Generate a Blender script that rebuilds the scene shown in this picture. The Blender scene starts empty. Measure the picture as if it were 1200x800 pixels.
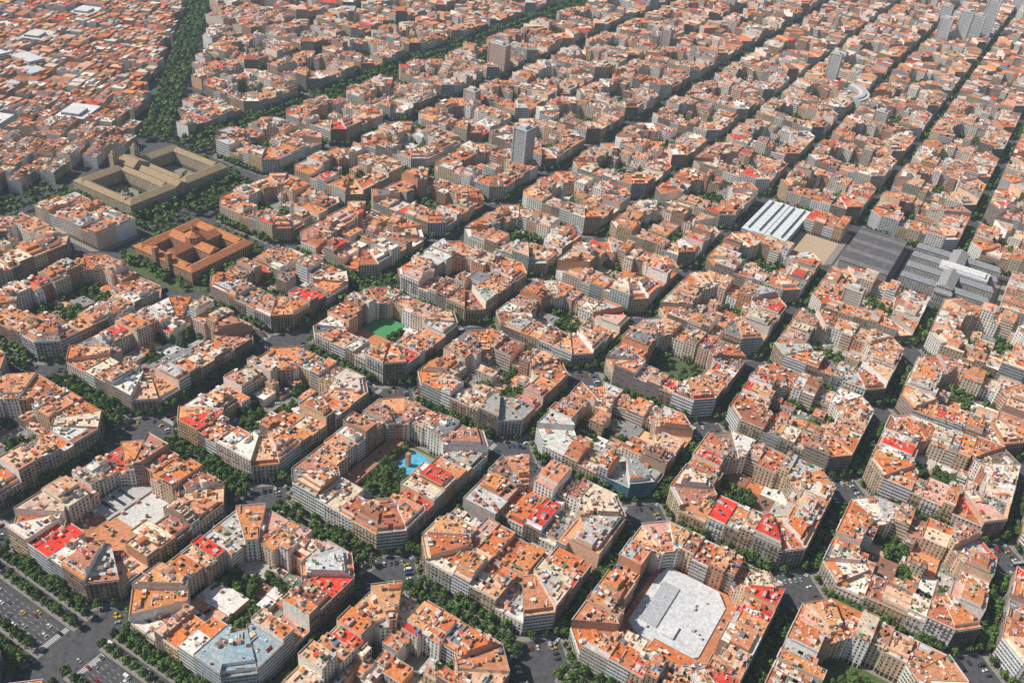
import bpy, math, random, time
import numpy as np
from mathutils import Euler, Vector
P=133.3; S=56.65
CAM=np.array([348.989,-459.787,528.021]); ROT=(0.977,-0.088,0.557); F=1093.113
RM=np.array(Euler(ROT).to_matrix())
def proj(x,y,z=10.):
    c=(np.array([x,y,z])-CAM)@RM
    if c[2]>-1: return None
    return 600+F*c[0]/-c[2],400-F*c[1]/-c[2]
def visible(x,y):
    pr=proj(x,y)
    return pr is not None and -180<pr[0]<1380 and -100<pr[1]<1050
OX={-3:11.8,-2:4.4,-1:10.2,0:2.9,1:-3.1,2:-10.1,3:-16}
OY={-1:-30.7,0:-3.2,1:15.2,2:15,3:8.7}
def GX(i):
    if i==-4: return -528.
    if i<-4: return -694+(i+5)*P
    if i>3: return i*P-16-6*(i-3)
    return i*P+OX[i]
def GY(j):
    if j<=-2: return j*P-35.8-42
    if j>3: return j*P+8.7
    return j*P+OY[j]
def HY(j): return {0:71.,-1:62.}.get(j,S)
scene=bpy.context.scene
COL=scene.collection
# ---------------------------------------------------------------- materials
class N:
    def __init__(s,name):
        s.m=bpy.data.materials.new(name);s.m.use_nodes=True;s.t=s.m.node_tree
        s.b=s.t.nodes["Principled BSDF"];s.b.inputs['Roughness'].default_value=.9
        s.b.inputs['Specular IOR Level'].default_value=.25
    def n(s,ty,ins=None,**kw):
        x=s.t.nodes.new(ty)
        for k,v in kw.items(): setattr(x,k,v)
        if ins:
            for k,v in ins.items():
                if hasattr(v,'is_linked') : s.t.links.new(v,x.inputs[k])
                else: x.inputs[k].default_value=v
        return x
    def math(s,op,a,b=0.,c=None):
        d={0:a,1:b}
        if c is not None:d[2]=c
        return s.n('ShaderNodeMath',d,operation=op).outputs[0]
    def mix(s,f,a,b,mode='MIX'):
        x=s.n('ShaderNodeMix',data_type='RGBA',blend_type=mode)
        for k,v in ((0,f),(6,a),(7,b)):
            if hasattr(v,'is_linked'): s.t.links.new(v,x.inputs[k])
            else: x.inputs[k].default_value=v
        return x.outputs[2]
    def noise(s,scale,detail=3,vec=None,rough=.5):
        if vec is None: vec=s.n('ShaderNodeNewGeometry').outputs['Position']
        return s.n('ShaderNodeTexNoise',{'Vector':vec,'Scale':scale,'Detail':detail,'Roughness':rough}).outputs[0]
    def rng(s,v,a,b,c,d):
        return s.n('ShaderNodeMapRange',{0:v,1:a,2:b,3:c,4:d}).outputs[0]
    def attr(s,nm='Col'): return s.n('ShaderNodeAttribute',attribute_name=nm).outputs['Color']
    def set(s,c,k='Base Color'):
        if hasattr(c,'is_linked'): s.t.links.new(c,s.b.inputs[k])
        else: s.b.inputs[k].default_value=c
def scalecol(n,col,f):
    return n.n('ShaderNodeVectorMath',{0:col,3:f},operation='SCALE').outputs[0]
n=N('roof_terrace'); c=n.attr()
c=scalecol(n,c,n.rng(n.noise(.45,4,rough=.7),.3,.7,.62,1.36))
c=n.mix(n.rng(n.noise(.13,2),.52,.72,0,.25),c,(.40,.33,.27,1))
n.set(c); M_ROOF=n.m
n=N('rendered_wall'); c=n.attr()
c=scalecol(n,c,n.rng(n.noise(.5,3),.3,.7,.74,1.15)); n.set(c); M_WALL=n.m
def facade(name,modern):
    n=N(name); c=n.attr()
    uv=n.n('ShaderNodeUVMap').outputs[0]
    sx=n.n('ShaderNodeSeparateXYZ',{0:uv}); u,v=sx.outputs[0],sx.outputs[1]
    base=scalecol(n,c,n.rng(n.noise(.4,2),.3,.7,.8,1.12))
    W=3.1 if not modern else 2.2
    uu=n.math('DIVIDE',u,W); vv=n.math('DIVIDE',n.math('SUBTRACT',v,1.6),3.3)
    fu=n.math('FRACT',uu); fv=n.math('FRACT',vv)
    cell=n.n('ShaderNodeCombineXYZ',{0:n.math('FLOOR',uu),1:n.math('FLOOR',vv)}).outputs[0]
    rnd=n.n('ShaderNodeTexWhiteNoise',{0:cell},noise_dimensions='2D').outputs[0]
    du=n.math('ABSOLUTE',n.math('SUBTRACT',fu,.5))
    if not modern:
        win=n.math('MULTIPLY',n.math('LESS_THAN',du,.19),n.math('MULTIPLY',n.math('GREATER_THAN',fv,.08),n.math('LESS_THAN',fv,.76)))
        wc=n.mix(n.math('GREATER_THAN',rnd,.6),(.035,.035,.04,1),(.28,.23,.17,1))
        col=n.mix(win,base,wc)
        rail=n.math('MULTIPLY',n.math('LESS_THAN',du,.34),n.math('MULTIPLY',n.math('GREATER_THAN',fv,.04),n.math('LESS_THAN',fv,.34)))
        col=n.mix(n.math('MULTIPLY',rail,.5),col,(.05,.05,.05,1))
    else:
        win=n.math('MULTIPLY',n.math('LESS_THAN',du,.44),n.math('MULTIPLY',n.math('GREATER_THAN',fv,.36),n.math('LESS_THAN',fv,.86)))
        wc=n.mix(rnd,(.03,.05,.07,1),(.16,.20,.23,1))
        col=n.mix(win,base,wc)
    shop=n.math('MULTIPLY',n.math('LESS_THAN',v,4.4),n.math('LESS_THAN',du,.40))
    col=n.mix(shop,col,(.04,.04,.04,1))
    n.set(col); n.b.inputs['Roughness'].default_value=.75
    return n.m
M_FAC=facade('balcony_facade',False); M_MOD=facade('ribbon_window_facade',True)
def plain(name,col,rough=.9,ns=.4,amp=.2,metal=0.):
    n=N(name); c=n.n('ShaderNodeRGB').outputs[0]; c.default_value=(*col,1)
    c=scalecol(n,c,n.rng(n.noise(ns,4,rough=.6),.3,.7,1-amp,1+amp)); n.set(c)
    n.b.inputs['Roughness'].default_value=rough; n.b.inputs['Metallic'].default_value=metal
    return n.m
M_ASPH=plain('asphalt',(.085,.085,.09),.9,.25,.35)
M_PAVE=plain('panot_paving',(.26,.24,.215),.9,.6,.2)
M_PAINT=plain('road_paint',(.65,.65,.63),.8,2,.15)
M_GRASS=plain('garden_soil',(.09,.12,.045),.95,.3,.4)
M_BARK=plain('bark',(.16,.13,.10),.95,2,.3)
M_WATER=plain('pool_water',(.10,.45,.64),.15,.3,.3)
M_GLASS=plain('dark_glass',(.03,.045,.06),.12,.2,.1)
n=N('leaves'); c=n.attr(); oi=n.n('ShaderNodeObjectInfo').outputs['Random']
c=scalecol(n,c,n.rng(oi,0,1,.7,1.35)); n.set(c); M_LEAF=n.m
n=N('car_paint'); oi=n.n('ShaderNodeObjectInfo').outputs['Random']
r=n.n('ShaderNodeValToRGB',{0:oi}); r.color_ramp.interpolation='CONSTANT'
el=r.color_ramp.elements; el[0].color=(.7,.7,.7,1); el[1].position=.22; el[1].color=(.35,.36,.38,1)
for p_,c_ in ((.4,(.03,.03,.035,1)),(.6,(.12,.13,.15,1)),(.72,(.3,.03,.02,1)),(.8,(.03,.06,.2,1)),(.88,(.6,.58,.5,1))):
    e=el.new(p_); e.color=c_
n.set(r.outputs[0]); n.b.inputs['Roughness'].default_value=.3; M_CAR=n.m
n=N('taxi_yellow'); n.set((.6,.38,.02,1)); n.b.inputs['Roughness'].default_value=.3; M_TAXI=n.m
MATS=[M_ROOF,M_FAC,M_WALL,M_MOD,M_PAVE,M_GRASS,M_WATER,M_GLASS,M_ASPH,M_PAINT,M_BARK,M_LEAF,M_CAR,M_TAXI]
R_,FA,WA,MO,PV,GR,WT,GL,AS,PT,BK,LF,CR,TX=range(14)
# ---------------------------------------------------------------- quad mesh builder
class MB:
    def __init__(s): s.v=[];s.m=[];s.c=[];s.u=[]
    def q(s,a,b,c,d,m,col,uv=None):
        s.v.append((a,b,c,d));s.m.append(m);s.c.append(col);s.u.append(uv or ((0,0),(0,0),(0,0),(0,0)))
    def wall(s,p,q,z0,z1,m,col,u0=0.):
        if z1-z0<.01:return
        L=math.hypot(q[0]-p[0],q[1]-p[1])
        s.q((p[0],p[1],z0),(q[0],q[1],z0),(q[0],q[1],z1),(p[0],p[1],z1),m,col,((u0,z0),(u0+L,z0),(u0+L,z1),(u0,z1)))
    def flat(s,a,b,c,d,z,m,col):
        s.q((a[0],a[1],z),(b[0],b[1],z),(c[0],c[1],z),(d[0],d[1],z),m,col)
    def prism(s,pts,z0,z1,mw,cw,mt,ct):
        for k in range(4): s.wall(pts[k],pts[(k+1)%4],z0,z1,mw,cw)
        s.flat(*pts,z1,mt,ct)
    def rect(s,x0,y0,x1,y1,z0,z1,mw,cw,mt=None,ct=None):
        s.prism([(x0,y0),(x1,y0),(x1,y1),(x0,y1)],z0,z1,mw,cw,mw if mt is None else mt,cw if ct is None else ct)
    def box(s,cx,cy,ex,ey,dx,z0,z1,mw,cw,mt=None,ct=None):
        dy=(-dx[1],dx[0])
        pts=[(cx+a*ex*dx[0]+b*ey*dy[0],cy+a*ex*dx[1]+b*ey*dy[1]) for a,b in((-.5,-.5),(.5,-.5),(.5,.5),(-.5,.5))]
        s.prism(pts,z0,z1,mw,cw,mw if mt is None else mt,cw if ct is None else ct)
    def gable(s,x0,y0,x1,y1,z0,h,rise,mw,cw,ct,hip=0.):
        for p,q in(((x0,y0),(x1,y0)),((x1,y0),(x1,y1)),((x1,y1),(x0,y1)),((x0,y1),(x0,y0))): s.wall(p,q,z0,h,mw,cw)
        o=.6; X0,Y0,X1,Y1=x0-o,y0-o,x1+o,y1+o; z=h-.2; t=h+rise
        if x1-x0>=y1-y0:
            ym=(y0+y1)/2; a=(X0+hip,ym,t); b=(X1-hip,ym,t)
            s.q((X0,Y0,z),(X1,Y0,z),b,a,R_,ct); s.q((X1,Y1,z),(X0,Y1,z),a,b,R_,ct)
            s.q((X0,Y1,z),(X0,Y0,z),a,a,R_ if hip else mw,ct if hip else cw); s.q((X1,Y0,z),(X1,Y1,z),b,b,R_ if hip else mw,ct if hip else cw)
        else:
            xm=(x0+x1)/2; a=(xm,Y0+hip,t); b=(xm,Y1-hip,t)
            s.q((X1,Y0,z),(X1,Y1,z),b,a,R_,ct); s.q((X0,Y1,z),(X0,Y0,z),a,b,R_,ct)
            s.q((X0,Y0,z),(X1,Y0,z),a,a,R_ if hip else mw,ct if hip else cw); s.q((X1,Y1,z),(X0,Y1,z),b,b,R_ if hip else mw,ct if hip else cw)
    def drum(s,cx,cy,r,z0,z1,apex,mw,cw,ct,k=8):
        pts=[(cx+r*math.cos(2*math.pi*(a+.5)/k),cy+r*math.sin(2*math.pi*(a+.5)/k)) for a in range(k)]
        for a in range(k):
            p,q=pts[a],pts[(a+1)%k]; s.wall(p,q,z0,z1,mw,cw)
            t=(cx,cy,apex); s.q((p[0],p[1],z1),(q[0],q[1],z1),t,t,R_,ct)
    def arrays(s):
        return (np.array(s.v,np.float32).reshape(-1,3),np.array(s.m,np.int32),np.array(s.c,np.float32),np.array(s.u,np.float32).reshape(-1,2))
def mesh_from(name,V,Mi,C,U=None):
    n=len(Mi); me=bpy.data.meshes.new(name)
    me.vertices.add(n*4); me.loops.add(n*4); me.polygons.add(n)
    me.vertices.foreach_set('co',V.astype(np.float32).ravel())
    me.loops.foreach_set('vertex_index',np.arange(n*4,dtype=np.int32))
    me.polygons.foreach_set('loop_start',np.arange(0,n*4,4,dtype=np.int32))
    used=np.unique(Mi); remap=np.zeros(len(MATS),np.int32)
    for k,u in enumerate(used): me.materials.append(MATS[u]); remap[u]=k
    me.polygons.foreach_set('material_index',remap[Mi])
    a=me.attributes.new('Col','FLOAT_COLOR','FACE'); cc=np.ones((n,4),np.float32); cc[:,:3]=C[:,:3]
    a.data.foreach_set('color',cc.ravel())
    if U is not None:
        l=me.uv_layers.new(name='UVMap'); l.data.foreach_set('uv',U.astype(np.float32).ravel())
    me.update(calc_edges=True)
    return me
def obj(name,me,loc=(0,0,0),rz=0.,sc=1.):
    o=bpy.data.objects.new(name,me); o.location=loc; o.rotation_euler=(0,0,rz); o.scale=(sc,sc,sc)
    COL.objects.link(o)
    return o
def finish(mb,name,origin=(0,0)):
    V,Mi,C,U=mb.arrays()
    V[:,0]-=origin[0];V[:,1]-=origin[1]
    return obj(name,mesh_from(name,V,Mi,C,U),(origin[0],origin[1],0))
# ---------------------------------------------------------------- palettes
ROOFS=[(.58,.17,.055),(.64,.24,.085),(.46,.14,.06),(.68,.32,.15),(.58,.24,.12),(.34,.12,.07),(.70,.42,.26),(.66,.20,.06),(.46,.20,.13),(.68,.54,.39),(.44,.43,.41),(.64,.06,.035),(.24,.15,.12),(.78,.73,.66),(.66,.37,.29),(.19,.2,.22),(.58,.58,.57),(.72,.60,.48)]
RW=[9,9,6,9,7,4,7,8,6,5,5,4,3,6,5,3,4,5]
LOWR=[(.54,.18,.07),(.60,.26,.12),(.42,.40,.38),(.70,.67,.64),(.30,.15,.10),(.75,.73,.71),(.25,.25,.25),(.64,.40,.24),(.48,.45,.41),(.22,.26,.2)]
FACS=[(.52,.43,.32),(.44,.34,.24),(.60,.54,.45),(.40,.36,.30),(.58,.46,.31),(.33,.23,.17),(.68,.65,.59),(.48,.32,.24),(.38,.37,.36),(.54,.37,.21),(.74,.72,.68),(.25,.19,.15),(.47,.48,.50),(.62,.50,.44)]
WALLS=[(.74,.67,.58),(.80,.78,.74),(.60,.42,.29),(.56,.28,.16),(.68,.54,.42),(.48,.43,.38),(.70,.46,.30),(.80,.79,.77),(.37,.25,.19),(.78,.73,.66)]
def jit(rg,c,a=.1):
    k=1+rg.uniform(-a,a); return tuple(max(0,min(.85,x*k*(1+rg.uniform(-a,a)*.35))) for x in c)
def lerp(a,b,t): return (a[0]+(b[0]-a[0])*t,a[1]+(b[1]-a[1])*t)
def rroof(rg,a=.12): return jit(rg,rg.choices(ROOFS,RW)[0],a)
def building(mb,Q,h,rg,lod,fac=None,modern=None,roof=None,attic=None):
    F0,F1,B1,B0=Q
    rc=jit(rg,roof,.12) if roof else rroof(rg)
    fc=jit(rg,fac or rg.choice(FACS),.12)
    wc=jit(rg,rg.choice(WALLS),.1)
    if modern is None: modern=rg.random()<.26
    fm=MO if modern else FA
    if modern and fac is None: fc=jit(rg,rg.choice([(.70,.67,.63),(.42,.40,.38),(.45,.30,.22),(.78,.76,.73),(.28,.2,.16),(.57,.58,.60)]),.1)
    def pt(s,t): return lerp(lerp(F0,F1,s),lerp(B0,B1,s),t)
    u0=rg.random()*50
    mb.wall(F0,F1,0,h,fm,fc,u0); mb.wall(F1,B1,0,h,WA,wc); mb.wall(B1,B0,0,h,fm,jit(rg,wc,.1),u0); mb.wall(B0,F0,0,h,WA,wc)
    wid=(math.dist(F0,F1)+math.dist(B0,B1))/2; dep=(math.dist(F0,B0)+math.dist(F1,B1))/2
    if attic is None: attic=rg.random()<.45
    if lod==0: nu=max(3,round(wid/3.1)); nv=max(5,round(dep/3.4))
    elif lod==1: nu,nv=3,5
    else: nu,nv=2,3
    H=[[h]*nv for _ in range(nu)]; K=[[rc]*nv for _ in range(nu)]
    rc2=rroof(rg) if not roof else jit(rg,roof,.15)
    ah=h+rg.choice([2.8,3.0,3.2])
    if attic and nv>=3:
        a0=1; a1=nv-1 if rg.random()<.6 else max(2,nv-2)
        for a in range(nu):
            for b in range(a0,a1): H[a][b]=ah; K[a][b]=rc2
        if lod<2 and rg.random()<.3:
            for a in range(nu):
                for b in range(a0+1,max(a0+2,a1-1)): H[a][b]=ah+2.9
    elif lod<2 and rg.random()<.6 and not roof:
        b0=rg.randrange(1,nv-1)
        for a in range(nu):
            for b in range(b0,nv): K[a][b]=rc2
    if lod<2:
        for _ in range(rg.choice([0,1,1,2,2,3]) if not roof else 1):
            a=rg.randrange(nu); b=rg.randrange(1,nv)
            dz=rg.choice([1.2,2.5,2.7]); kc=rroof(rg,.15); a2=a+rg.choice([0,1])
            for aa in range(a,min(nu,a2+1)):
                H[aa][b]+=dz; K[aa][b]=kc
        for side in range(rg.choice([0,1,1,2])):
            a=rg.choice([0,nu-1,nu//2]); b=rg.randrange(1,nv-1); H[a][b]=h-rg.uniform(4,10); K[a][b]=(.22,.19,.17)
    elif rg.random()<.6:
        a=rg.randrange(nu);b=rg.randrange(nv-1); H[a][b]=h+(3 if rg.random()<.6 else -7); K[a][b]=rroof(rg)
    G=[[pt(a/nu,b/nv) for b in range(nv+1)] for a in range(nu+1)]
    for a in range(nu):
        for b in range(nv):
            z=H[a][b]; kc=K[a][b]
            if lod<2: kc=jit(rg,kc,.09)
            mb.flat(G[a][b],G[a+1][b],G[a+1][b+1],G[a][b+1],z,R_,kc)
            w2=wc
            z2=H[a+1][b] if a+1<nu else min(z,h)
            if z>z2+.01: mb.wall(G[a+1][b],G[a+1][b+1],z2,z,WA,w2)
            elif z2>z+.01 and a+1<nu: mb.wall(G[a+1][b+1],G[a+1][b],z,z2,WA,w2)
            if a==0 and z>h+.01: mb.wall(G[0][b+1],G[0][b],h,z,WA,w2)
            z2=H[a][b+1] if b+1<nv else min(z,h)
            if z>z2+.01: mb.wall(G[a+1][b+1],G[a][b+1],z2,z,WA,w2)
            elif z2>z+.01 and b+1<nv: mb.wall(G[a][b+1],G[a+1][b+1],z,z2,WA,w2)
            if b==0 and z>h+.01: mb.wall(G[a][0],G[a+1][0],h,z,WA,w2)
    L=math.dist(F0,F1); dx=((F1[0]-F0[0])/L,(F1[1]-F0[1])/L)
    if lod<2:
        ph=1.05; sidep=rg.uniform(.25,1.1)
        pc=jit(rg,fc,.1); tc=jit(rg,rg.choice([(.6,.5,.4),(.55,.3,.18),(.7,.65,.58)]),.1); ts=jit(rg,rc,.2)
        ring=[F0,F1,B1,B0]; cen=pt(.5,.5)
        def ins(p,w):
            d=math.dist(p,cen); return lerp(p,cen,w/d)
        I=[ins(p,.4) for p in ring]
        for k in range(4):
            p,q=ring[k],ring[(k+1)%4]; pi,qi=I[k],I[(k+1)%4]; hh=h+(ph if k%2==0 else sidep)
            c_=pc if k%2==0 else wc
            mb.wall(p,q,h,hh,WA,c_); mb.wall(qi,pi,h,hh,WA,c_)
            mb.flat(p,q,qi,pi,hh,WA,tc if k%2==0 else ts)
    if lod==0:
        nx=(dx[1],-dx[0])
        def off(p,d): return (p[0]+nx[0]*d,p[1]+nx[1]*d)
        if not modern:
            zs=[h-.05]; nf=int((h-5)/3.3)
            for f in range(nf): zs.append(4.9+3.3*f)
            for kz,z in enumerate(zs):
                d=.45 if kz==0 else .8
                if kz>0 and rg.random()<.15: continue
                if kz==0: segs=[(0.01,.99)]
                else: segs=[(.06,.94)] if rg.random()<.35 else [(.1,.4),(.6,.9)]
                for s0,s1 in segs:
                    p,q=lerp(F0,F1,s0),lerp(F0,F1,s1)
                    z0=z-.15; z1=z+(.15 if kz==0 else .9)
                    cc=tc if kz==0 else jit(rg,fc,.2)
                    po,qo=off(p,d),off(q,d)
                    mb.wall(po,qo,z0,z+.05,WA,cc)
                    if kz>0: mb.wall(po,qo,z+.05,z1,WA,(.13,.12,.11))
                    mb.flat(p,po,qo,q,z+.05,WA,cc)
                    mb.flat(q,qo,po,p,z0,WA,cc)
        for _ in range(rg.randrange(12,26) if not roof else 7):
            s,t=rg.uniform(.08,.92),rg.uniform(.06,.94); a=min(nu-1,int(s*nu)); b=min(nv-1,int(t*nv)); z=H[a][b]
            if z<h-.5: continue
            x,y=pt(s,t); r=rg.random()
            if r<.14: mb.box(x,y,rg.uniform(1.8,3),rg.uniform(2,3.8),dx,z-.1,z+2.5,WA,jit(rg,rg.choice(WALLS),.1),R_,rroof(rg,.1))
            elif r<.34: mb.box(x,y,rg.uniform(.5,1),rg.uniform(.6,1.6),dx,z-.1,z+rg.uniform(1,2),WA,jit(rg,rg.choice(WALLS),.15))
            elif r<.58: mb.box(x,y,rg.uniform(.7,1.5),rg.uniform(.7,1.5),dx,z-.1,z+rg.uniform(.6,1.2),WA,jit(rg,(.75,.75,.73),.2))
            elif r<.63: mb.box(x,y,rg.uniform(1.2,2.2),rg.uniform(1.5,3),dx,z-.1,z+.5,WA,(.5,.5,.5),GL,(.05,.06,.07))
            elif r<.72: mb.box(x,y,rg.uniform(2,4),rg.uniform(1.5,3),dx,z+1.9,z+2.1,WA,jit(rg,rg.choice([(.7,.68,.6),(.5,.4,.2),(.1,.25,.1),(.6,.2,.1),(.75,.74,.7),(.1,.2,.4)]),.1))
            elif r<.82:
                g=jit(rg,(.05,.10,.03),.3); mb.box(x,y,rg.uniform(.6,2),rg.uniform(.6,1.4),dx,z-.1,z+rg.uniform(.6,1.4),LF,g)
            elif r<.92: mb.box(x,y,rg.uniform(.2,.3),rg.uniform(3,8),dx,z-.1,z+1.4,WA,jit(rg,rg.choice(WALLS),.1))
            else: mb.box(x,y,rg.uniform(3,8),rg.uniform(.2,.3),dx,z-.1,z+1.4,WA,jit(rg,rg.choice(WALLS),.1))
    elif lod==1:
        for _ in range(rg.randrange(3,8)):
            s,t=rg.uniform(.15,.85),rg.uniform(.1,.9); a=min(nu-1,int(s*nu)); b=min(nv-1,int(t*nv)); z=H[a][b]
            if z<h-.5: continue
            x,y=pt(s,t); mb.box(x,y,rg.uniform(.8,3.),rg.uniform(.8,3.6),dx,z-.1,z+rg.uniform(1.2,2.6),WA,jit(rg,rg.choice(WALLS),.1),R_,rroof(rg,.1))
def low(mb,x0,y0,x1,y1,rg,lod,trees,kind=None,col=None,h=None):
    r=rg.random() if kind is None else {'low':.1,'mid':.5,'garden':.8,'paved':.97}[kind]
    pts=[(x0,y0),(x1,y0),(x1,y1),(x0,y1)]
    if r<.44:
        h=h or rg.choice([3.6,4.2,5,6.5]); c=jit(rg,col or rg.choice(LOWR),.12)
        mb.prism(pts,0.05,h,WA,jit(rg,rg.choice(WALLS),.1),R_,c)
        if lod<2:
            for _ in range(rg.randrange(2,8)):
                x=rg.uniform(x0+1.5,x1-1.5);y=rg.uniform(y0+1.5,y1-1.5)
                if rg.random()<.4: mb.box(x,y,rg.uniform(1,2.5),rg.uniform(1.5,5),(1,0),h-.1,h+.7,WA,(.5,.5,.5),GL,(.05,.06,.07))
                else: mb.box(x,y,rg.uniform(.8,2.4),rg.uniform(.8,2.4),(1,0),h-.1,h+rg.uniform(.8,2.2),WA,jit(rg,rg.choice(WALLS),.15))
    elif r<.60:
        building(mb,pts,rg.uniform(9,18),rg,max(1,lod))
    elif r<.94:
        mb.flat(*pts,.35,GR,(.1,.1,.05))
        for _ in range(int((x1-x0)*(y1-y0)/34)+1): trees.append((rg.uniform(x0,x1),rg.uniform(y0,y1),.3,rg.uniform(.6,1.1)))
    else: mb.flat(*pts,.4,PV,(.3,.3,.3))
def split(mb,x0,y0,x1,y1,rg,lod,trees,d=0):
    w,h=x1-x0,y1-y0
    if max(w,h)>28 or (max(w,h)>16 and rg.random()<.6):
        t=rg.uniform(.35,.65)
        if w>h: split(mb,x0,y0,x0+w*t-.01,y1,rg,lod,trees,d+1);split(mb,x0+w*t+.01,y0,x1,y1,rg,lod,trees,d+1)
        else: split(mb,x0,y0,x1,y0+h*t-.01,rg,lod,trees,d+1);split(mb,x0,y0+h*t+.01,x1,y1,rg,lod,trees,d+1)
    else: low(mb,x0,y0,x1,y1,rg,lod,trees)
def sidewalk(mb,cx,cy,hx,hy,c,w=5.,surf=PV):
    X,Y=hx+w,hy+w; cc=c+w*.586
    o=[(-X+cc,-Y),(X-cc,-Y),(X,-Y+cc),(X,Y-cc),(X-cc,Y),(-X+cc,Y),(-X,Y-cc),(-X,-Y+cc)]
    o=[(cx+a,cy+b) for a,b in o]; g=(.3,.3,.3)
    for k in range(8): mb.wall(o[k],o[(k+1)%8],-.02,.15,surf,g)
    mb.flat(o[7],o[2],o[3],o[6],.15,surf,g); mb.flat(o[0],o[1],o[2],o[7],.15,surf,g); mb.flat(o[6],o[3],o[4],o[5],.15,surf,g)
def ring_trees(trees,cx,cy,hx,hy,rg,dens,off=3.6,step=6.5):
    cor=[(-hx,-hy),(hx,-hy),(hx,hy),(-hx,hy)]; dirs=[(1,0),(0,1),(-1,0),(0,-1)]
    for k in range(4):
        C=cor[k]; e1=dirs[k]; n_=(-e1[1],e1[0]); t=15.; L=2*(hx if k%2==0 else hy); d0=dirs[(k+3)%4]
        while t<L-14:
            if rg.random()<dens: trees.append((cx+C[0]+e1[0]*t-n_[0]*off,cy+C[1]+e1[1]*t-n_[1]*off,.15,rg.uniform(.8,1.25)))
            t+=step
        for s in(.25,.75):
            if rg.random()<dens:
                a=15.5*(1-s)-2.6; b=15.5*s-2.6
                trees.append((cx+C[0]-d0[0]*a+e1[0]*b,cy+C[1]-d0[1]*a+e1[1]*b,.15,rg.uniform(.6,.95)))
def city_block(i,j,rg,lod,trees,opts):
    mb=MB(); cx,cy=GX(i),GY(j); hx,hy=S,HY(j)
    c=15.5; base=rg.choice([19,20.5,21.8,21.8,23])
    sidewalk(mb,cx,cy,hx,hy,c)
    def hgt():
        r=rg.random()
        if r<.16: return base-rg.choice([4,5,7,8.5])
        if r<.36: return base+rg.choice([2.2,3.3,4.5])
        if r<.41: return base+rg.choice([6,8])
        return base+rg.uniform(-2,2)
    D=rg.uniform(23.5,28); E=D+11.5
    cor=[(-hx,-hy),(hx,-hy),(hx,hy),(-hx,hy)]; dirs=[(1,0),(0,1),(-1,0),(0,-1)]
    pas=opts.get('passage',[])
    for k in range(4):
        C=cor[k]; e1=dirs[k]; d0=dirs[(k+3)%4]; e0=(-d0[0],-d0[1])
        def pp(a,b): return (cx+C[0]+e0[0]*a+e1[0]*b, cy+C[1]+e0[1]*a+e1[1]*b)
        A=pp(E,D);B=pp(D,E); r1=rg.uniform(.22,.4);r2=rg.uniform(.6,.78); I1=lerp(A,B,r1);I2=lerp(A,B,r2)
        ov=opts.get('corner%d'%k,{})
        building(mb,[pp(E,0),pp(c,0),I1,A],hgt(),rg,lod,**ov)
        building(mb,[pp(c,0),pp(0,c),I2,I1],hgt(),rg,lod,**ov)
        building(mb,[pp(0,c),pp(0,E),B,I2],hgt(),rg,lod,**ov)
        L=2*(hx if k%2==0 else hy)-2*E; nl=max(3,round(L/rg.uniform(11,15)))
        ws=[rg.uniform(.6,1.4) for _ in range(nl)]; sm=sum(ws); t=E
        n_=(-e1[1],e1[0]); sv=opts.get('side%d'%k,{})
        def sp(a,b): return (cx+C[0]+e1[0]*a+n_[0]*b, cy+C[1]+e1[1]*a+n_[1]*b)
        for q in range(nl):
            w=ws[q]/sm*L; dd=D+rg.uniform(-6,5)
            if k in pas and q==nl//2: mb.flat(sp(t,0),sp(t+w,0),sp(t+w,D),sp(t,D),.3,PV,(.3,.3,.3))
            else: building(mb,[sp(t,0),sp(t+w,0),sp(t+w,dd),sp(t,dd)],sv.get('h') or hgt(),rg,lod,**sv.get(q,{}))
            t+=w
    e=D-1
    yard=opts.get('yard')
    if yard: yard(mb,cx-hx+e,cy-hy+e,cx+hx-e,cy+hy-e,rg,trees)
    else: split(mb,cx-hx+e,cy-hy+e,cx+hx-e,cy+hy-e,rg,lod,trees)
    ring_trees(trees,cx,cy,hx,hy,rg,opts.get('dens',.88))
    return finish(mb,'apartment_block',(cx,cy))
# --- particular courtyards
def yard_pool(mb,x0,y0,x1,y1,rg,tr):
    mb.flat((x0,y0),(x1,y0),(x1,y1),(x0,y1),.35,GR,(.1,.1,.05))
    xm,ym=(x0+x1)/2,(y0+y1)/2
    px0,py0,px1,py1=xm-7,y1-36,xm+15,y1-6
    mb.rect(px0-4,py0-3,px1+3,py1+3,.3,.6,PV,(.3,.3,.3)); 
    mb.rect(px0,py0,px1-7,py1,.55,.75,WT,(.1,.5,.6)); mb.rect(px1-6.9,py0+8,px1,py1-3,.55,.72,WT,(.1,.5,.6))
    mb.rect(px0+6,py0+11,px0+9.5,py0+14.5,.7,14,WA,(.5,.3,.2),R_,(.45,.2,.1))
    low(mb,x0,y0,x0+13,y1-4,rg,0,tr,'low',(.45,.2,.12),5); low(mb,x1-8,y0+4,x1,y1,rg,0,tr,'low',(.4,.38,.36),4.5)
    mb.rect(x0+17,y0+2,x0+31,y0+17,.4,5,WA,(.5,.5,.5),GL,(.05,.06,.07))
    for _ in range(46): tr.append((rg.uniform(x0+15,x1-10),rg.uniform(y0+19,y1-34),.3,rg.uniform(.6,1.)))
    for _ in range(10): tr.append((rg.uniform(x0+14,x0+19),rg.uniform(y1-34,y1),.3,rg.uniform(.5,.9)))
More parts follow.
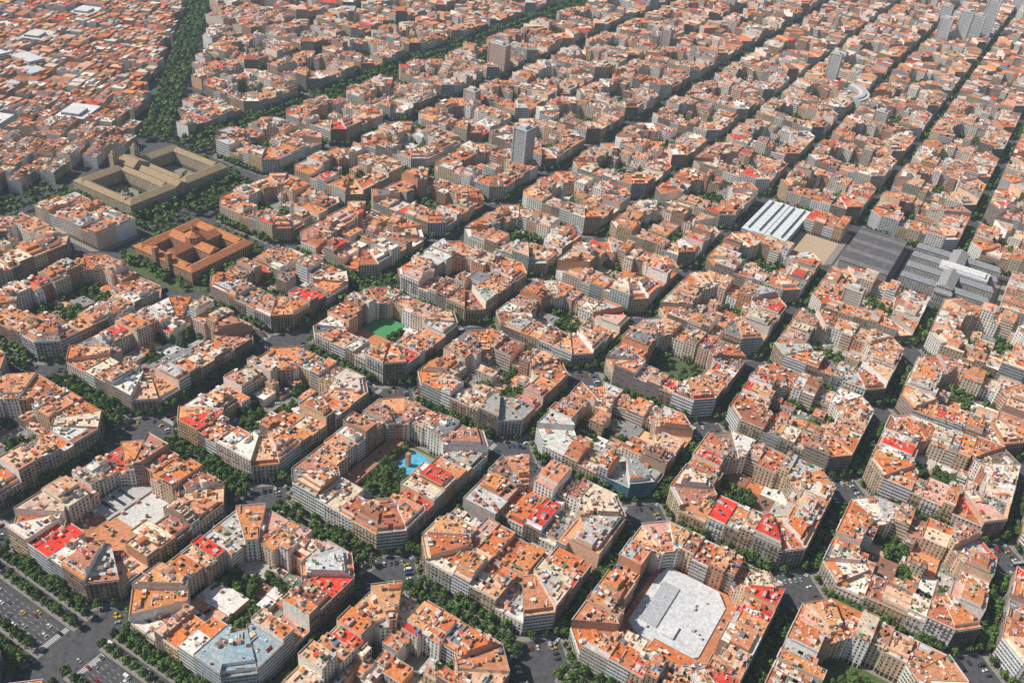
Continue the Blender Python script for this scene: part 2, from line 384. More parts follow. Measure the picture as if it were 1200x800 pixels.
def yard_white(mb,x0,y0,x1,y1,rg,tr):
    a,b=x0+5,y0+20; X=x1-9; Y=y1-4; w=(.6,.6,.6); t=(.62,.63,.64)
    low(mb,x0,y0,x0+28,b-.1,rg,0,tr,'low',(.5,.2,.1),6); building(mb,[(x0+28.1,y0),(x1,y0),(x1,b-.1),(x0+28.1,b-.1)],13,rg,0); low(mb,X+.1,b,x1,y1,rg,0,tr,'low',(.5,.2,.1),6)
    mb.rect(x0,b,X,y1,.05,3.8,WA,(.5,.3,.2),R_,(.52,.22,.11))
    # hall with cut corners: centre strip plus tapering ends
    mb.prism([(a+8,b+3),(X-8,b+.5),(X,b+9),(a,b+9)],.05,7,WA,w,WA,t)
    mb.prism([(a,b+9),(X,b+9),(X,Y-12),(a,Y-12)],.05,7.01,WA,w,WA,t)
    mb.prism([(a,Y-12),(X,Y-12),(X-10,Y),(a+3,Y)],.05,7.0,WA,w,WA,t)
    mb.rect(a+6,b+14,a+19,Y-16,6.9,8.2,WA,w,WA,(.46,.47,.49)); mb.rect(a+23,b+11,a+33,b+23,6.9,9,WA,(.7,.7,.7),WA,(.68,.68,.69))
    for k in range(5): mb.rect(a+1,b+12+k*6,a+5,b+12.4+k*6,6.9,7.3,WA,(.4,.4,.4))
    for _ in range(12):
        x,y=rg.uniform(a+4,X-4),rg.uniform(b+10,Y-13); mb.box(x,y,rg.uniform(1,2.5),rg.uniform(1,3),(1,0),6.9,8.8,WA,jit(rg,(.6,.6,.58),.2))
def yard_grey(mb,x0,y0,x1,y1,rg,tr):
    ym=(y0+y1)/2
    low(mb,x0,y0,x0+22,ym-6,rg,0,tr,'low',(.5,.2,.1),5)
    mb.rect(x0,ym-5.9,x0+22,y1,.05,6,WA,(.5,.5,.5),WA,(.50,.48,.46)); mb.rect(x0+22.1,ym,x1-12,y1,.05,4.5,WA,(.5,.5,.5),WA,(.62,.61,.58)); low(mb,x1-11.9,ym,x1,y1,rg,0,tr,'garden')
    low(mb,x0+22.1,y0,x1,ym-.1,rg,0,tr,'low',(.55,.24,.12),5)
    for k in range(3): mb.rect(x0+3,ym+2+k*8,x0+19,ym+4.5+k*8,5.9,6.8,WA,(.6,.6,.6),GL,(.1,.1,.1))
    for _ in range(22):
        x,y=rg.uniform(x0+2,x1-14),rg.uniform(y0+3,y1-3); mb.box(x,y,rg.uniform(1,2.5),rg.uniform(1,3),(1,0),4.4,rg.uniform(6.4,8.2),WA,jit(rg,rg.choice(WALLS),.2))
def yard_passage(mb,x0,y0,x1,y1,rg,tr):
    ym=(y0+y1)/2; mb.flat((x0,ym-6),(x1,ym-6),(x1,ym+6),(x0,ym+6),.4,PV,(.3,.3,.3))
    t=x0
    while t<x1-3:
        w=min(rg.uniform(9,15),x1-t)
        building(mb,[(t,ym+6),(t+w,ym+6),(t+w,y1),(t,y1)],rg.uniform(11,19),rg,0)
        building(mb,[(t+w,ym-6),(t,ym-6),(t,y0),(t+w,y0)],rg.uniform(11,19),rg,0)
        t+=w
    for k in range(6): tr.append((x0+4+k*8,ym+3.5,.4,.6))
def yard_green(mb,x0,y0,x1,y1,rg,tr):
    mb.flat((x0,y0),(x1,y0),(x1,y1),(x0,y1),.35,GR,(.1,.1,.05))
    for _ in range(45): tr.append((rg.uniform(x0,x1),rg.uniform(y0,y1),.3,rg.uniform(.6,1.1)))
    low(mb,x0+2,y0+2,x0+18,y0+22,rg,0,tr,'low')
def yard_court(mb,x0,y0,x1,y1,rg,tr):
    xm=(x0+x1)/2; mb.rect(x0,y0,x1,(y0+y1)/2,.05,5,WA,(.5,.5,.5),R_,(.55,.22,.1))
    mb.rect(x0,(y0+y1)/2+.1,xm,y1,.05,4,WA,(.5,.5,.5),WA,(.08,.30,.12)); split(mb,xm+.1,(y0+y1)/2+.1,x1,y1,rg,0,tr)
RED=dict(roof=(.78,.05,.03),attic=False)
OPT={(0,0):dict(yard=yard_pool),(2,0):dict(yard=yard_white,corner0=dict(fac=(.6,.56,.48))),(-1,-1):dict(yard=yard_grey,side0={'h':22.,0:dict(fac=(.74,.74,.74),modern=True,**RED),1:dict(fac=(.74,.74,.74),modern=True,**RED)}),
 (0,-1):dict(side3={1:RED},corner1=dict(roof=(.3,.38,.42),fac=(.5,.55,.58),modern=True)),(1,0):dict(passage=[1,3],yard=yard_passage),
 (1,1):dict(corner1=dict(fac=(.04,.2,.26),modern=True,roof=(.3,.33,.33)),corner0=dict(fac=(.75,.74,.7),roof=(.6,.58,.52))),
 (0,1):dict(corner1=dict(roof=(.33,.33,.31)),side1={0:dict(roof=(.6,.22,.2)),1:dict(roof=(.6,.25,.2))}),
 (-1,1):dict(yard=yard_court),(3,0):dict(yard=yard_green),(2,1):dict(side0={0:RED}),
 (-1,2):dict(side3={0:dict(roof=(.6,.6,.58),fac=(.6,.6,.6),modern=True),1:dict(roof=(.6,.6,.6),modern=True)}),(3,-1):dict(yard=yard_green),(-2,1):dict(side1={0:RED,1:RED})}
# ---------------------------------------------------------------- tree templates
def tree_mesh(rg,nleaf,size,leaf,limbs=True):
    mb=MB()
    def tube(p,q,r0,r1,k=5):
        p=Vector(p);q=Vector(q);d=(q-p).normalized();a=d.orthogonal().normalized();b=d.cross(a)
        for s in range(k):
            t0,t1=2*math.pi*s/k,2*math.pi*(s+1)/k
            f=lambda c,r,t:tuple(c+(a*math.cos(t)+b*math.sin(t))*r)
            mb.q(f(p,r0,t0),f(p,r0,t1),f(q,r1,t1),f(q,r1,t0),BK,(.16,.13,.1))
    tube((0,0,0),(0,0,4.2),.28,.2,6 if limbs else 4)
    lobes=[]
    nl=7
    for k in range(nl):
        a=2*math.pi*k/nl+rg.uniform(-.3,.3); r=rg.uniform(1.2,2.3)
        p=(math.cos(a)*r,math.sin(a)*r,rg.uniform(5.5,8.5)); lobes.append((p,rg.uniform(1.3,2.1)))
        if limbs and k%2==0: tube((0,0,3.8),p,.15,.05,4)
    lobes.append(((rg.uniform(-.4,.4),rg.uniform(-.4,.4),9.6),1.7)); lobes.append(((0,0,7.2),2.0))
    for _ in range(nleaf):
        p,r=rg.choice(lobes)
        d=Vector((rg.gauss(0,1),rg.gauss(0,1),rg.gauss(0,1))).normalized()
        c=Vector(p)+d*r*rg.uniform(.55,1.08)
        nrm=(d+Vector((rg.uniform(-.6,.6),rg.uniform(-.6,.6),rg.uniform(-.3,.8)))).normalized()
        a=nrm.orthogonal().normalized(); b=nrm.cross(a); th=rg.uniform(0,3.14); a,b=a*math.cos(th)+b*math.sin(th),b*math.cos(th)-a*math.sin(th)
        s=leaf*rg.uniform(.6,1.3); g=rg.uniform(.6,1.5)
        col=(.078*g,.135*g,.030*g)
        mb.q(tuple(c-a*s-b*s*.6),tuple(c+a*s*.3-b*s),tuple(c+a*s+b*s*.6),tuple(c-a*s*.4+b*s),LF,col)
    V,Mi,C,U=mb.arrays(); V=V*size
    return V,Mi,C
rgt=random.Random(5)
TREES=[mesh_from('plane_tree_mesh',*tree_mesh(rgt,300,1.,.66)) for _ in range(4)]
FT=[tree_mesh(rgt,34,1.,1.4,False) for _ in range(3)]
def merge(name,templ,items):
    Vs,Ms,Cs=[],[],[]
    for k,(x,y,z,s) in enumerate(items):
        V,Mi,C=templ[k%len(templ)]; a=(k*2.399)%6.283; ca,sa=math.cos(a),math.sin(a)
        W=np.empty_like(V); W[:,0]=(V[:,0]*ca-V[:,1]*sa)*s+x; W[:,1]=(V[:,0]*sa+V[:,1]*ca)*s+y; W[:,2]=V[:,2]*s+z
        Vs.append(W);Ms.append(Mi);Cs.append(C*(.75+.5*((k*7919)%97)/97))
    if Vs: obj(name,mesh_from(name,np.concatenate(Vs),np.concatenate(Ms),np.concatenate(Cs)))
# ---------------------------------------------------------------- car
def car_mesh(paint,kind='car'):
    mb=MB()
    if kind=='car': Wd,prof=.88,[(-2.15,.35),(-2.15,.8),(-1.95,.92),(-1.5,1.42),(.35,1.45),(1.1,.95),(2.0,.78),(2.15,.6),(2.15,.35)]
    elif kind=='van': Wd,prof=1.0,[(-2.6,.4),(-2.6,1.1),(-2.55,1.2),(-2.5,2.1),(1.4,2.15),(2.1,1.25),(2.5,1.05),(2.6,.8),(2.6,.4)]
    else: Wd,prof=1.27,[(-6,.4),(-6,1.2),(-5.98,1.3),(-5.95,2.9),(5.8,2.95),(5.98,1.3),(6,1.2),(6,.8),(6,.4)]
    n_=len(prof)
    for k in range(n_-1):
        (x0,z0),(x1,z1)=prof[k],prof[k+1]
        w0=Wd-(.14 if z0>1.3 and kind=='car' else 0); w1=Wd-(.14 if z1>1.3 and kind=='car' else 0)
        m=GL if k in(2,4) else paint
        mb.q((x0,-w0,z0),(x0,w0,z0),(x1,w1,z1),(x1,-w1,z1),m,(.1,.1,.1))
    for s in(-1,1):
        def V(x,z,w=Wd): return (x,s*w,z)
        mb.q(V(prof[0][0],.35),V(prof[8][0],.35),V(prof[6][0],prof[6][1]),V(prof[1][0],prof[1][1]),paint,(.1,.1,.1))
        mb.q(V(prof[1][0],prof[1][1]),V(prof[6][0],prof[6][1]),V(prof[5][0],prof[5][1]),V(prof[2][0],prof[2][1]),paint,(.1,.1,.1))
        wr=Wd-(.14 if kind=='car' else .0)
        mb.q(V(*prof[2]),V(*prof[5]),V(*prof[4],wr),V(*prof[3],wr),GL if kind!='van' else paint,(.1,.1,.1))
        for xw in(prof[0][0]*.62,prof[8][0]*.62):
            r=.33 if kind!='bus' else .5; pts=[(xw+r*math.cos(a*math.pi/4),r+r*math.sin(a*math.pi/4)) for a in range(8)]
            for a in range(0,8):
                b=(a+1)%8
                mb.q((pts[a][0],s*(Wd-.2),pts[a][1]),(pts[b][0],s*(Wd-.2),pts[b][1]),(pts[b][0],s*(Wd+.02),pts[b][1]),(pts[a][0],s*(Wd+.02),pts[a][1]),AS,(.02,.02,.02))
            for a in(0,2,4,6):
                mb.q((xw,s*(Wd+.02),r),(pts[a][0],s*(Wd+.02),pts[a][1]),(pts[(a+1)%8][0],s*(Wd+.02),pts[(a+1)%8][1]),(pts[(a+2)%8][0],s*(Wd+.02),pts[(a+2)%8][1]),AS,(.02,.02,.02))
    V,Mi,C,U=mb.arrays(); return mesh_from(kind+'_mesh',V,Mi,C)
CARM=car_mesh(CR); TAXIM=car_mesh(TX); VANM=car_mesh(CR,'van'); BUSM=car_mesh(CR,'bus')
# ---------------------------------------------------------------- ground
g=MB(); g.flat((-14000,-9000),(9000,-9000),(9000,16000),(-14000,16000),-.0,AS,(0,0,0)); finish(g,'ground')
alltr=[]
# ---------------------------------------------------------------- landmarks
def university():
    mb=MB(); x0,y0,x1,y1=-606,162,-506,312; ym=(y0+y1)/2; fc=(.50,.42,.30); rf=(.34,.25,.15); h=19
    sidewalk(mb,(x0+x1)/2,ym,(x1-x0)/2+14,(y1-y0)/2+12,8,5,GR)
    w=15
    for a,b in((y0,ym-6),(ym+6,y1)):
        mb.gable(x0,a,x0+w,b,0,h,4,FA,fc,rf,8); mb.gable(x1-w,a,x1,b,0,h,4,FA,fc,rf,8)
        mb.gable(x0+w+.1,a+.1,x1-w-.1,a+w-3,0,h-.5,3.5,FA,fc,rf); mb.gable(x0+w+.1,b-w+3,x1-w-.1,b-.1,0,h-.5,3.5,FA,fc,rf)
        mb.flat((x0+w,a+w),(x1-w,a+w),(x1-w,b-w),(x0+w,b-w),.4,PV,(.3,.3,.3))
    mb.gable(x0-3,ym-12,x0+30,ym+12,0,h+5,5,FA,fc,rf,4); mb.gable(x0+30,ym-7,x1,ym+7,0,h+1,4,FA,fc,rf)
    for yy in(ym-16,ym+16):
        mb.rect(x0-3.5,yy-4,x0+4.5,yy+4,0,34,FA,fc,R_,rf); mb.drum(x0+.5,yy,3,33.9,37,40,WA,fc,rf)
    finish(mb,'university_building')
    rg=random.Random(2)
    for _ in range(60): alltr.append((rg.uniform(x1+3,x1+16),rg.uniform(y0-10,y1+10),.3,rg.uniform(.8,1.3)))
    for _ in range(60): alltr.append((rg.uniform(x0-10,x1+10),rg.choice([rg.uniform(y0-16,y0-4),rg.uniform(y1+4,y1+16)]),.3,rg.uniform(.8,1.3)))
    for _ in range(26): alltr.append((rg.uniform(x0+24,x1-24),rg.choice([rg.uniform(y0+22,ym-28),rg.uniform(ym+28,y1-22)]),.3,rg.uniform(.5,.8)))
    for _ in range(100): alltr.append((rg.uniform(-484,-450),rg.uniform(150,320),.1,rg.uniform(.8,1.3)))
def seminary():
    mb=MB(); cx,cy=GX(-3),GY(1); fc=(.48,.30,.18); rf=(.50,.19,.08)
    sidewalk(mb,cx,cy,S,S,15.5,5,GR)
    a=44; w=13; h=16
    mb.gable(cx-a,cy-a,cx-a+w,cy+a,0,h,4,FA,fc,rf,6); mb.gable(cx+a-w,cy-a,cx+a,cy+a,0,h,4,FA,fc,rf,6)
    mb.gable(cx-a+w,cy-a+.1,cx+a-w,cy-a+w,0,h-.4,3.6,FA,fc,rf); mb.gable(cx-a+w,cy+a-w,cx+a-w,cy+a-.1,0,h-.4,3.6,FA,fc,rf)
    mb.gable(cx-7,cy-a+w,cx+7,cy+a-w,0,h+3,5,FA,fc,rf); mb.gable(cx-a+w,cy-7.2,cx+a-w,cy+7.2,0,h+2.6,5.2,FA,fc,rf)
    mb.drum(cx,cy,9,h,h+12,h+18,FA,fc,rf); mb.drum(cx,cy,2,h+14,h+20,h+24,WA,fc,rf)
    for sx in(-1,1): mb.rect(cx+sx*10-2.5,cy-a-2,cx+sx*10+2.5,cy-a+3.2,0,27,FA,fc,R_,rf)
    finish(mb,'seminary_building'); rg=random.Random(4)
    for k in range(130):
        t=rg.uniform(-54,54); o=rg.uniform(47,58); s=rg.choice([0,1,2,3])
        x,y=[(t,-o),(t,o),(-o,t),(o,t)][s]
        if abs(t)<44 or rg.random()<.5: alltr.append((cx+x,cy+y,.3,rg.uniform(.8,1.2)))
def market_and_hospital():
    mb=MB()
    x0,y0,x1,y1=200,622,258,732; sidewalk(mb,(x0+x1)/2,(y0+y1)/2,29,55,4)
    k=0; y=y0
    while y<y1-6:
        mb.gable(x0,y,x1,y+10,0,13,2.6,WA,(.3,.28,.26),(.10,.10,.11) if k%3 else (.17,.16,.16)); y+=10.2;k+=1
    finish(mb,'market_hall')
    mb=MB(); x0,y0,x1,y1=272,624,372,732; cx,cy=(x0+x1)/2,(y0+y1)/2; fc=(.40,.39,.37); rf=(.24,.25,.27)
    sidewalk(mb,cx,cy,50,54,5)
    for y in (y0,y0+32,y0+64,y1-16):
        mb.gable(x0,y,x1,y+13,0,17,4,FA,fc,rf,4)
    mb.gable(cx-9,y0-3,cx+9,y1,0,21,4,FA,(.5,.49,.46),(.3,.3,.3)); mb.rect(cx-16,cy-12,cx+40,cy+12,0,23,MO,(.6,.6,.6),WA,(.60,.60,.60)); mb.rect(cx-12,cy-8,cx+36,cy+8,22.9,25,WA,(.6,.6,.6),WA,(.68,.68,.68))
    for k in range(8): mb.drum(cx-8.4+k*2.4,y0-6,.5,0,13,13.4,WA,(.6,.58,.54),(.6,.58,.54),6)
    mb.gable(cx-10,y0-7.5,cx+10,y0-3.1,13,15,3,WA,(.6,.58,.54),(.3,.3,.3))
    finish(mb,'hospital_building')
    mb=MB(); rg=random.Random(8); x0,y0=384,624; sidewalk(mb,412,678,28,54,4)
    for k in range(8):
        for q in range(2): building(mb,[(x0+q*28,y0+k*13.5),(x0+q*28+28,y0+k*13.5),(x0+q*28+28,y0+k*13.5+13.4),(x0+q*28,y0+k*13.5+13.4)],rg.uniform(16,22),rg,1)
    finish(mb,'apartment_block',(412,678))
def white_hall():
    mb=MB(); x0,y0,x1,y1=74,622,132,732; sidewalk(mb,GX(1),GY(5),S,S,10)
    for k in range(4):
        a=x0+k*14.5; mb.rect(a,y0,a+14.3,y1,.1,12+(k%2)*.8,MO,(.6,.62,.62),WA,(.66,.70,.71)); mb.rect(a+6.2,y0+5,a+8,y1-5,11.9,13.6+(k%2)*.8,WA,(.6,.6,.6),GL,(.2,.2,.2))
        for q in range(1,9): mb.rect(a+.4,y0+q*12,a+6,y0+q*12+.5,11.9,12.3+(k%2)*.8,WA,(.45,.47,.48))
    finish(mb,'exhibition_hall')
    mb=MB(); mb.flat((134,622),(184,622),(184,690),(134,690),.17,WA,(.5,.38,.26)); finish(mb,'bare_earth_plot')
    mb=MB(); rg=random.Random(9)
    for k in range(4): building(mb,[(134+k*12.5,692),(134+k*12.5+12.4,692),(134+k*12.5+12.4,731),(134+k*12.5,731)],rg.uniform(15,21),rg,1)
    finish(mb,'apartment_block',(160,710))
def tower(name,x,y,w,d,h,fc,mat,rf=(.4,.4,.4),ang=0.,crown=True):
    mb=MB(); dx=(math.cos(ang),math.sin(ang)); mb.box(x,y,w,d,dx,0,h,mat,fc,R_,rf)
    if crown: mb.box(x,y,w*.5,d*.5,dx,h-.1,h+4,WA,(.6,.6,.6)); mb.box(x+w*.2*dx[0],y,.4,.4,dx,h+3,h+12,WA,(.5,.5,.5))
    nf=int(h/3.3)
    for k in range(1,nf): mb.box(x,y,w+.5,d+.5,dx,k*3.3-.2,k*3.3+.2,WA,tuple(min(.75,v*1.2) for v in fc))
    for a,b in((-1,-1),(1,-1),(1,1),(-1,1)):
        px=x+a*w/2*dx[0]-b*d/2*dx[1]; py=y+a*w/2*dx[1]+b*d/2*dx[0]; mb.box(px,py,1.6,1.6,dx,0,h+1.2,WA,fc)
    finish(mb,name,(x,y))
def curved():
    mb=MB(); cx,cy=10,1240; R0,R1=50,68; K=9
    p=lambda r,a:(cx+r*math.cos(a),cy+r*math.sin(a))
    for k in range(K):
        a0=math.radians(-25+k*10); a1=math.radians(-25+(k+1)*10)
        mb.prism([p(R0,a0),p(R1,a0),p(R1,a1),p(R0,a1)],0,27,MO,(.62,.63,.64),WA,(.62,.63,.64))
        mb.prism([p(R0+6,a0),p(R1-6,a0),p(R1-6,a1),p(R0+6,a1)],26.9,29.5,WA,(.5,.5,.5),WA,(.45,.46,.47))
    finish(mb,'curved_office_building')
university(); seminary(); market_and_hospital(); white_hall(); curved()
tower('office_tower',-232,582,19,23,71,(.48,.49,.50),MO)
tower('residential_tower',-489,925,34,16,54,(.55,.42,.36),FA)
tower('office_tower',-14,1337,20,14,62,(.6,.6,.6),MO)
for x,y,h in((95,1830,60),(128,1850,78),(150,1900,66),(165,1960,90),(70,1980,56),(190,2330,90),(60,2250,80)): tower('residential_tower',x,y,24,18,h,(.66,.68,.70),MO)
tower('office_tower',-330,1290,18,16,44,(.5,.42,.36),FA)
for x,y,h in((240,520,34),(-420,740,36),(120,1150,38),(-700,1300,46),(-350,1700,50)): tower('residential_tower',x,y,20,15,h,(.58,.52,.46),MO,(.5,.4,.33))
# old town and the wedge of smaller blocks along the boulevard
def bd(x,y): return (y-318-(-651-x)*1.1)/1.487
def old_town():
    ca,sa=math.cos(.45),math.sin(.45)
    def T(u,v): return (-1000+u*ca-v*sa,300+u*sa+v*ca)
    rg=random.Random(77)
    def ok(p): return p[0]<-646 and bd(*p)<-20
    for a in range(-26,16):
        for b in range(-16,24):
            u0=a*44+rg.uniform(-4,4); v0=b*58+rg.uniform(-6,6)
            x,y=T(u0+20,v0+27)
            if bd(x,y)>30 or x>-620 or not visible(x,y): continue
            d=math.dist((x,y,0),CAM); lod=1 if d<1500 else 2
            mb=MB(); w=rg.uniform(37,40); L=rg.uniform(50,54); nv=4; big=rg.random()<.1
            base=rg.uniform(15,20)
            Cn=[T(u0,v0),T(u0+w,v0),T(u0+w,v0+L),T(u0,v0+L)]
            if big and all(ok(p) for p in Cn):
                c=rg.choice([(.7,.7,.7),(.5,.5,.48),(.62,.6,.56),(.45,.3,.2)]); mb.prism(Cn,0,base,MO,(.6,.6,.58),R_,c)
                mb.prism([T(u0+6,v0+6),T(u0+w-8,v0+6),T(u0+w-8,v0+L*.6),T(u0+6,v0+L*.6)],base-.1,base+4,MO,(.6,.6,.58),R_,jit(rg,c))
            else:
                for q in range(nv):
                    for sd in range(2):
                        a0=v0+L*q/nv; a1=v0+L*(q+1)/nv-.05; h=base+rg.uniform(-4,4); m_=u0+w/2+rg.uniform(-3,-1) ; m2=u0+w/2+rg.uniform(1,3)
                        Q=[T(u0,a1),T(u0,a0),T(m_,a0),T(m_,a1)] if sd==0 else [T(u0+w,a0),T(u0+w,a1),T(m2,a1),T(m2,a0)]
                        if all(ok(p) for p in Q): building(mb,Q,h,rg,lod)
            if mb.v: finish(mb,'old_town_block',(x,y))
old_town()
def wedge_block(i,j):
    cx,cy=GX(i),GY(j); rg=random.Random(i*77+j); mb=MB(); base=rg.uniform(18,22)
    nx,ny=5,8
    for a in range(nx):
        for b in range(ny):
            if a==2 and rg.random()<.5: continue
            x0=cx-S+a*2*S/nx; y0=cy-S+b*2*S/ny; x1=x0+2*S/nx-.03; y1=y0+2*S/ny-.03
            Q=[(x1,y0),(x1,y1),(x0,y1),(x0,y0)] if a>2 else [(x0,y1),(x0,y0),(x1,y0),(x1,y1)]
            if all(bd(*p)>20 and math.dist(p,(-640,300))>42 for p in Q): building(mb,Q,base+rg.uniform(-4,3.5),rg,1 if cy<900 else 2)
    if mb.v: finish(mb,'apartment_block',(cx,cy))
mb=MB(); rg=random.Random(12); sidewalk(mb,-527,117,53,27,8)
for k in range(8):
    for q in range(2):
        x0=-579+k*13; y0=91+q*26
        Q=[(x0,y0),(x0+12.95,y0),(x0+12.95,y0+25.9),(x0,y0+25.9)]
        if q: Q=[Q[2],Q[3],Q[0],Q[1]]
        building(mb,Q,rg.uniform(17,23),rg,1)
finish(mb,'apartment_block',(-527,117))
rg=random.Random(31)
mb=MB(); mb.rect(-1030,372,-985,400,0,24,MO,(.72,.72,.72),WA,(.62,.64,.64)); mb.rect(-1050,340,-1032,372,0,28,MO,(.72,.72,.72),WA,(.66,.66,.66)); mb.rect(-984,350,-950,378,0,20,MO,(.7,.7,.7),WA,(.55,.6,.6)); finish(mb,'museum_building')
for k in range(165):
    t=k/165; x=-665+(-1320+665)*t; y=318+(-651-x)*1.1
    for o in(-16,-9,9,16,0):
        if rg.random()<.78: alltr.append((x+o*.74+rg.uniform(-2,2),y+o*.67+rg.uniform(-2,2),0,rg.uniform(.9,1.45)))
y=335.
while y<2600:
    for o in(-21,-9,9,21):
        if rg.random()<.92: alltr.append((-612+o+rg.uniform(-1.5,1.5),y,0,rg.uniform(.95,1.4)))
    y+=7
y=-150.
while y<150:
    for o in(-21,-9,9,21):
        if rg.random()<.85: alltr.append((-622+o,y,0,rg.uniform(.9,1.3)))
    y+=8
ix,iy=(GX(-2)+GX(-1))/2,(GY(1)+GY(2))/2
for _ in range(95): alltr.append((ix+rg.uniform(-50,44),iy+rg.gauss(0,8),0,rg.uniform(.7,1.25)))
for _ in range(50): alltr.append((ix+rg.gauss(0,8),iy+rg.uniform(-45,40),0,rg.uniform(.7,1.2)))
mb=MB(); yr0,yr1=GY(-1)+HY(-1),GY(0)-HY(0); ym=(yr0+yr1)/2
for i in range(-6,4):
    xa,xb=GX(i)-S+8,GX(i)+S-8; mb.rect(xa,ym-4.,xb,ym+4.,-.02,.15,PV,(.3,.3,.3))
    x=xa+3
    while x<xb-2:
        for o in(-3,3):
            if rg.random()<.88: alltr.append((x+rg.uniform(-.6,.6),ym+o,.15,rg.uniform(.8,1.2)))
        x+=7
finish(mb,'rambla_promenade')
AVY0=GY(-1)-HY(-1); AVY1=GY(-2)+HY(-2)
mb=MB()
for i in range(-5,4):
    xa,xb=GX(i)-S+6,GX(i)+S-6
    for yy in(AVY0-17.5,AVY1+17.5): mb.rect(xa,yy-2.5,xb,yy+2.5,-.02,.15,PV,(.3,.3,.3))
    x=xa+2
    while x<xb:
        for yy in(AVY0-17.5,AVY1+17.5,AVY0-8,AVY1+8):
            if rg.random()<.9: alltr.append((x+rg.uniform(-1,1),yy,.15,rg.uniform(.8,1.1)))
        x+=7.5
    mb.rect(xa,AVY0-10,xb,AVY0-5.01,-.02,.145,PV,(.3,.3,.3)); mb.rect(xa,AVY1+5.01,xb,AVY1+10,-.02,.145,PV,(.3,.3,.3))
finish(mb,'avenue_median')
# ---------------------------------------------------------------- grid blocks
SKIP={(-4,1),(-4,2),(-3,1),(1,5),(2,5),(3,5)}
nb=0
for i in range(-24,9):
    for j in range(-3,28):
        x,y=GX(i),GY(j)
        if (i,j) in SKIP or not visible(x,y): continue
        if i<=-5 and (bd(x,y)<80 or bd(x-S,y-S)<24):
            if bd(x+S,y+S)>20: wedge_block(i,j)
            continue
        d=math.dist((x,y,0),CAM); lod=0 if d<1050 else (1 if d<1900 else 2)
        rg=random.Random(i*1009+j*31+7)
        o=dict(OPT.get((i,j),{}))
        if not o and rg.random()<.1: o['yard']=yard_green
        city_block(i,j,rg,lod,alltr,o); nb+=1
near=[t for t in alltr if math.dist((t[0],t[1],0),CAM)<950]; far=[t for t in alltr if math.dist((t[0],t[1],0),CAM)>=950]
near=[t for t in near if visible(t[0],t[1])]
for k,(x,y,z,s) in enumerate(near): obj('plane_tree',TREES[k%4],(x,y,z),(k*2.399)%6.283,s)
merge('distant_street_trees',FT,far)
# ---------------------------------------------------------------- cars and markings
rc=random.Random(3)
def put(x,y,rz):
    r=rc.random()
    if not visible(x,y): return
    if r<.12: obj('taxi',TAXIM,(x,y,.01),rz)
    elif r<.2: obj('van',VANM,(x,y,.01),rz)
    elif r<.22: obj('bus',BUSM,(x,y,.01),rz)
    else: obj('car',CARM,(x,y,.01),rz)
mk=MB()
def lane_dash(a0,a1,bb,ax):
    t=a0
    while t<a1:
        pts=[(t,bb-.08),(t+2.5,bb-.08),(t+2.5,bb+.08),(t,bb+.08)]
        if ax: pts=[(p[1],p[0]) for p in pts][::-1]
        mk.flat(*pts,.006,PT,(1,1,1)); t+=6
def moving(a0,a1,b,ax,p=.3):
    t=a0-10+rc.uniform(0,15)
    while t<a1+10:
        if rc.random()<p: put(*((t,b) if ax==0 else (b,t)),0 if ax==0 else math.pi/2)
        t+=rc.uniform(7,16)
def zebra(e,b0,b1,ax):
    b=b0+.5
    while b<b1-.5:
        pts=[(e,b),(e+4,b),(e+4,b+.5),(e,b+.5)]
        if ax: pts=[(p[1],p[0]) for p in pts][::-1]
        mk.flat(*pts,.006,PT,(1,1,1)); b+=1.05
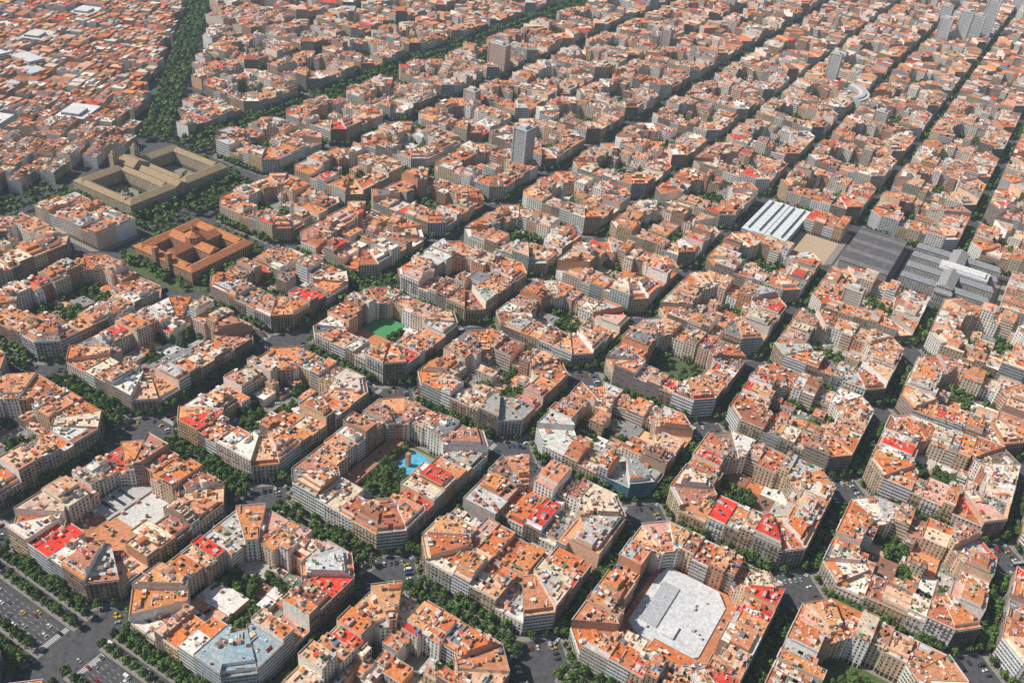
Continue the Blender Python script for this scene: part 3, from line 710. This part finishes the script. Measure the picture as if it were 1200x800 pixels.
for i in range(-8,5):
    for j in range(-2,9):
        x,y=GX(i),GY(j)
        if math.dist((x,y,0),CAM)>1000: continue
        for ax in(0,1):
            if ax==0:
                a0,a1=x-S+12,x+S-12; b0,b1=y+HY(j)+5,GY(j+1)-HY(j+1)-5
            else: a0,a1=y-HY(j)+12,y+HY(j)-12; b0,b1=x+S+5,GX(i+1)-S-5
            rz=0 if ax==0 else math.pi/2
            if ax==0 and j==-2:
                B0,B1=AVY1+20,AVY0-20
                for q in range(6):
                    b=B0+1.6+(B1-B0-3.2)*(q+.5)/6
                    moving(a0,a1,b,0,.35)
                    if q: lane_dash(a0,a1,B0+1.6+(B1-B0-3.2)*q/6,0)
                for b in(AVY0-12.5,AVY1+12.5): moving(a0,a1,b,0,.5)
                for e in(a0-3,a1-1): zebra(e,B0,B1,0)
                continue
            if ax==0 and j==-1:
                for ln in(b0+1.2,b1-1.2):
                    t=a0+6
                    while t<a1-6:
                        if rc.random()<.6: put(t,ln,0)
                        t+=5.6
                for e in(a0-1,a1-3): zebra(e,b0,b1,0)
                continue
            w=b1-b0
            for ln in [b0+1.1,b1-1.1]:
                t=a0+8
                while t<a1-6:
                    if rc.random()<.6: put(*((t,ln) if ax==0 else (ln,t)),rz)
                    t+=5.6
            nm=max(1,int((w-4.4)/3.1))
            for q in range(nm):
                moving(a0,a1,b0+2.3+(w-4.6)*(q+.5)/nm,ax,.42)
                if q>0: lane_dash(a0,a1,b0+2.3+(w-4.6)*q/nm,ax)
            for e in(a0-1,a1-3): zebra(e,b0,b1,ax)
        # vehicles parked nose-in along the chamfers of the junction
        for sx,sy in((-1,-1),(1,-1),(1,1),(-1,1)):
            for s in(.2,.4,.6,.8):
                if rc.random()<.7:
                    px=x+sx*(S+6.5-15.5*s); py=y+sy*(HY(j)+6.5-15.5*(1-s)); put(px+sx*1.3,py+sy*1.3,math.atan2(sy,sx))
finish(mk,'road_markings')
# haze
bpy.ops.mesh.primitive_cube_add(size=1); hz=bpy.context.object; hz.name='atmospheric_haze'; hz.location=(-2500,3000,119); hz.scale=(23000,24000,240)
m=bpy.data.materials.new('haze'); m.use_nodes=True; t=m.node_tree; t.nodes.clear()
o_=t.nodes.new('ShaderNodeOutputMaterial'); vs=t.nodes.new('ShaderNodeVolumeScatter'); vs.inputs['Color'].default_value=(.72,.87,1,1); vs.inputs['Density'].default_value=.00018; vs.inputs['Anisotropy'].default_value=.1
t.links.new(vs.outputs[0],o_.inputs['Volume']); hz.data.materials.append(m)
# light
el=math.radians(48); to_sun=Vector((-.87,-.50,0)).normalized()*math.cos(el)+Vector((0,0,math.sin(el)))
l=bpy.data.lights.new('sun','SUN'); l.energy=5.; l.angle=math.radians(.5); l.color=(1,.95,.87)
lo=bpy.data.objects.new('sun',l); COL.objects.link(lo); lo.rotation_euler=to_sun.to_track_quat('Z','Y').to_euler()
w=bpy.data.worlds.new('World'); scene.world=w; w.use_nodes=True; t=w.node_tree
sk=t.nodes.new('ShaderNodeTexSky'); sk.sky_type='NISHITA'; sk.sun_disc=False; sk.sun_elevation=el; sk.sun_rotation=math.atan2(to_sun.x,to_sun.y)
t.links.new(sk.outputs[0],t.nodes['Background'].inputs[0]); t.nodes['Background'].inputs[1].default_value=.08
cam=bpy.data.cameras.new('camera'); co=bpy.data.objects.new('camera',cam); COL.objects.link(co)
co.location=CAM; co.rotation_euler=ROT; cam.sensor_width=36; cam.lens=F*36/1200; cam.clip_start=1; cam.clip_end=60000
scene.camera=co
scene.view_settings.view_transform='Standard'; scene.view_settings.look='None'
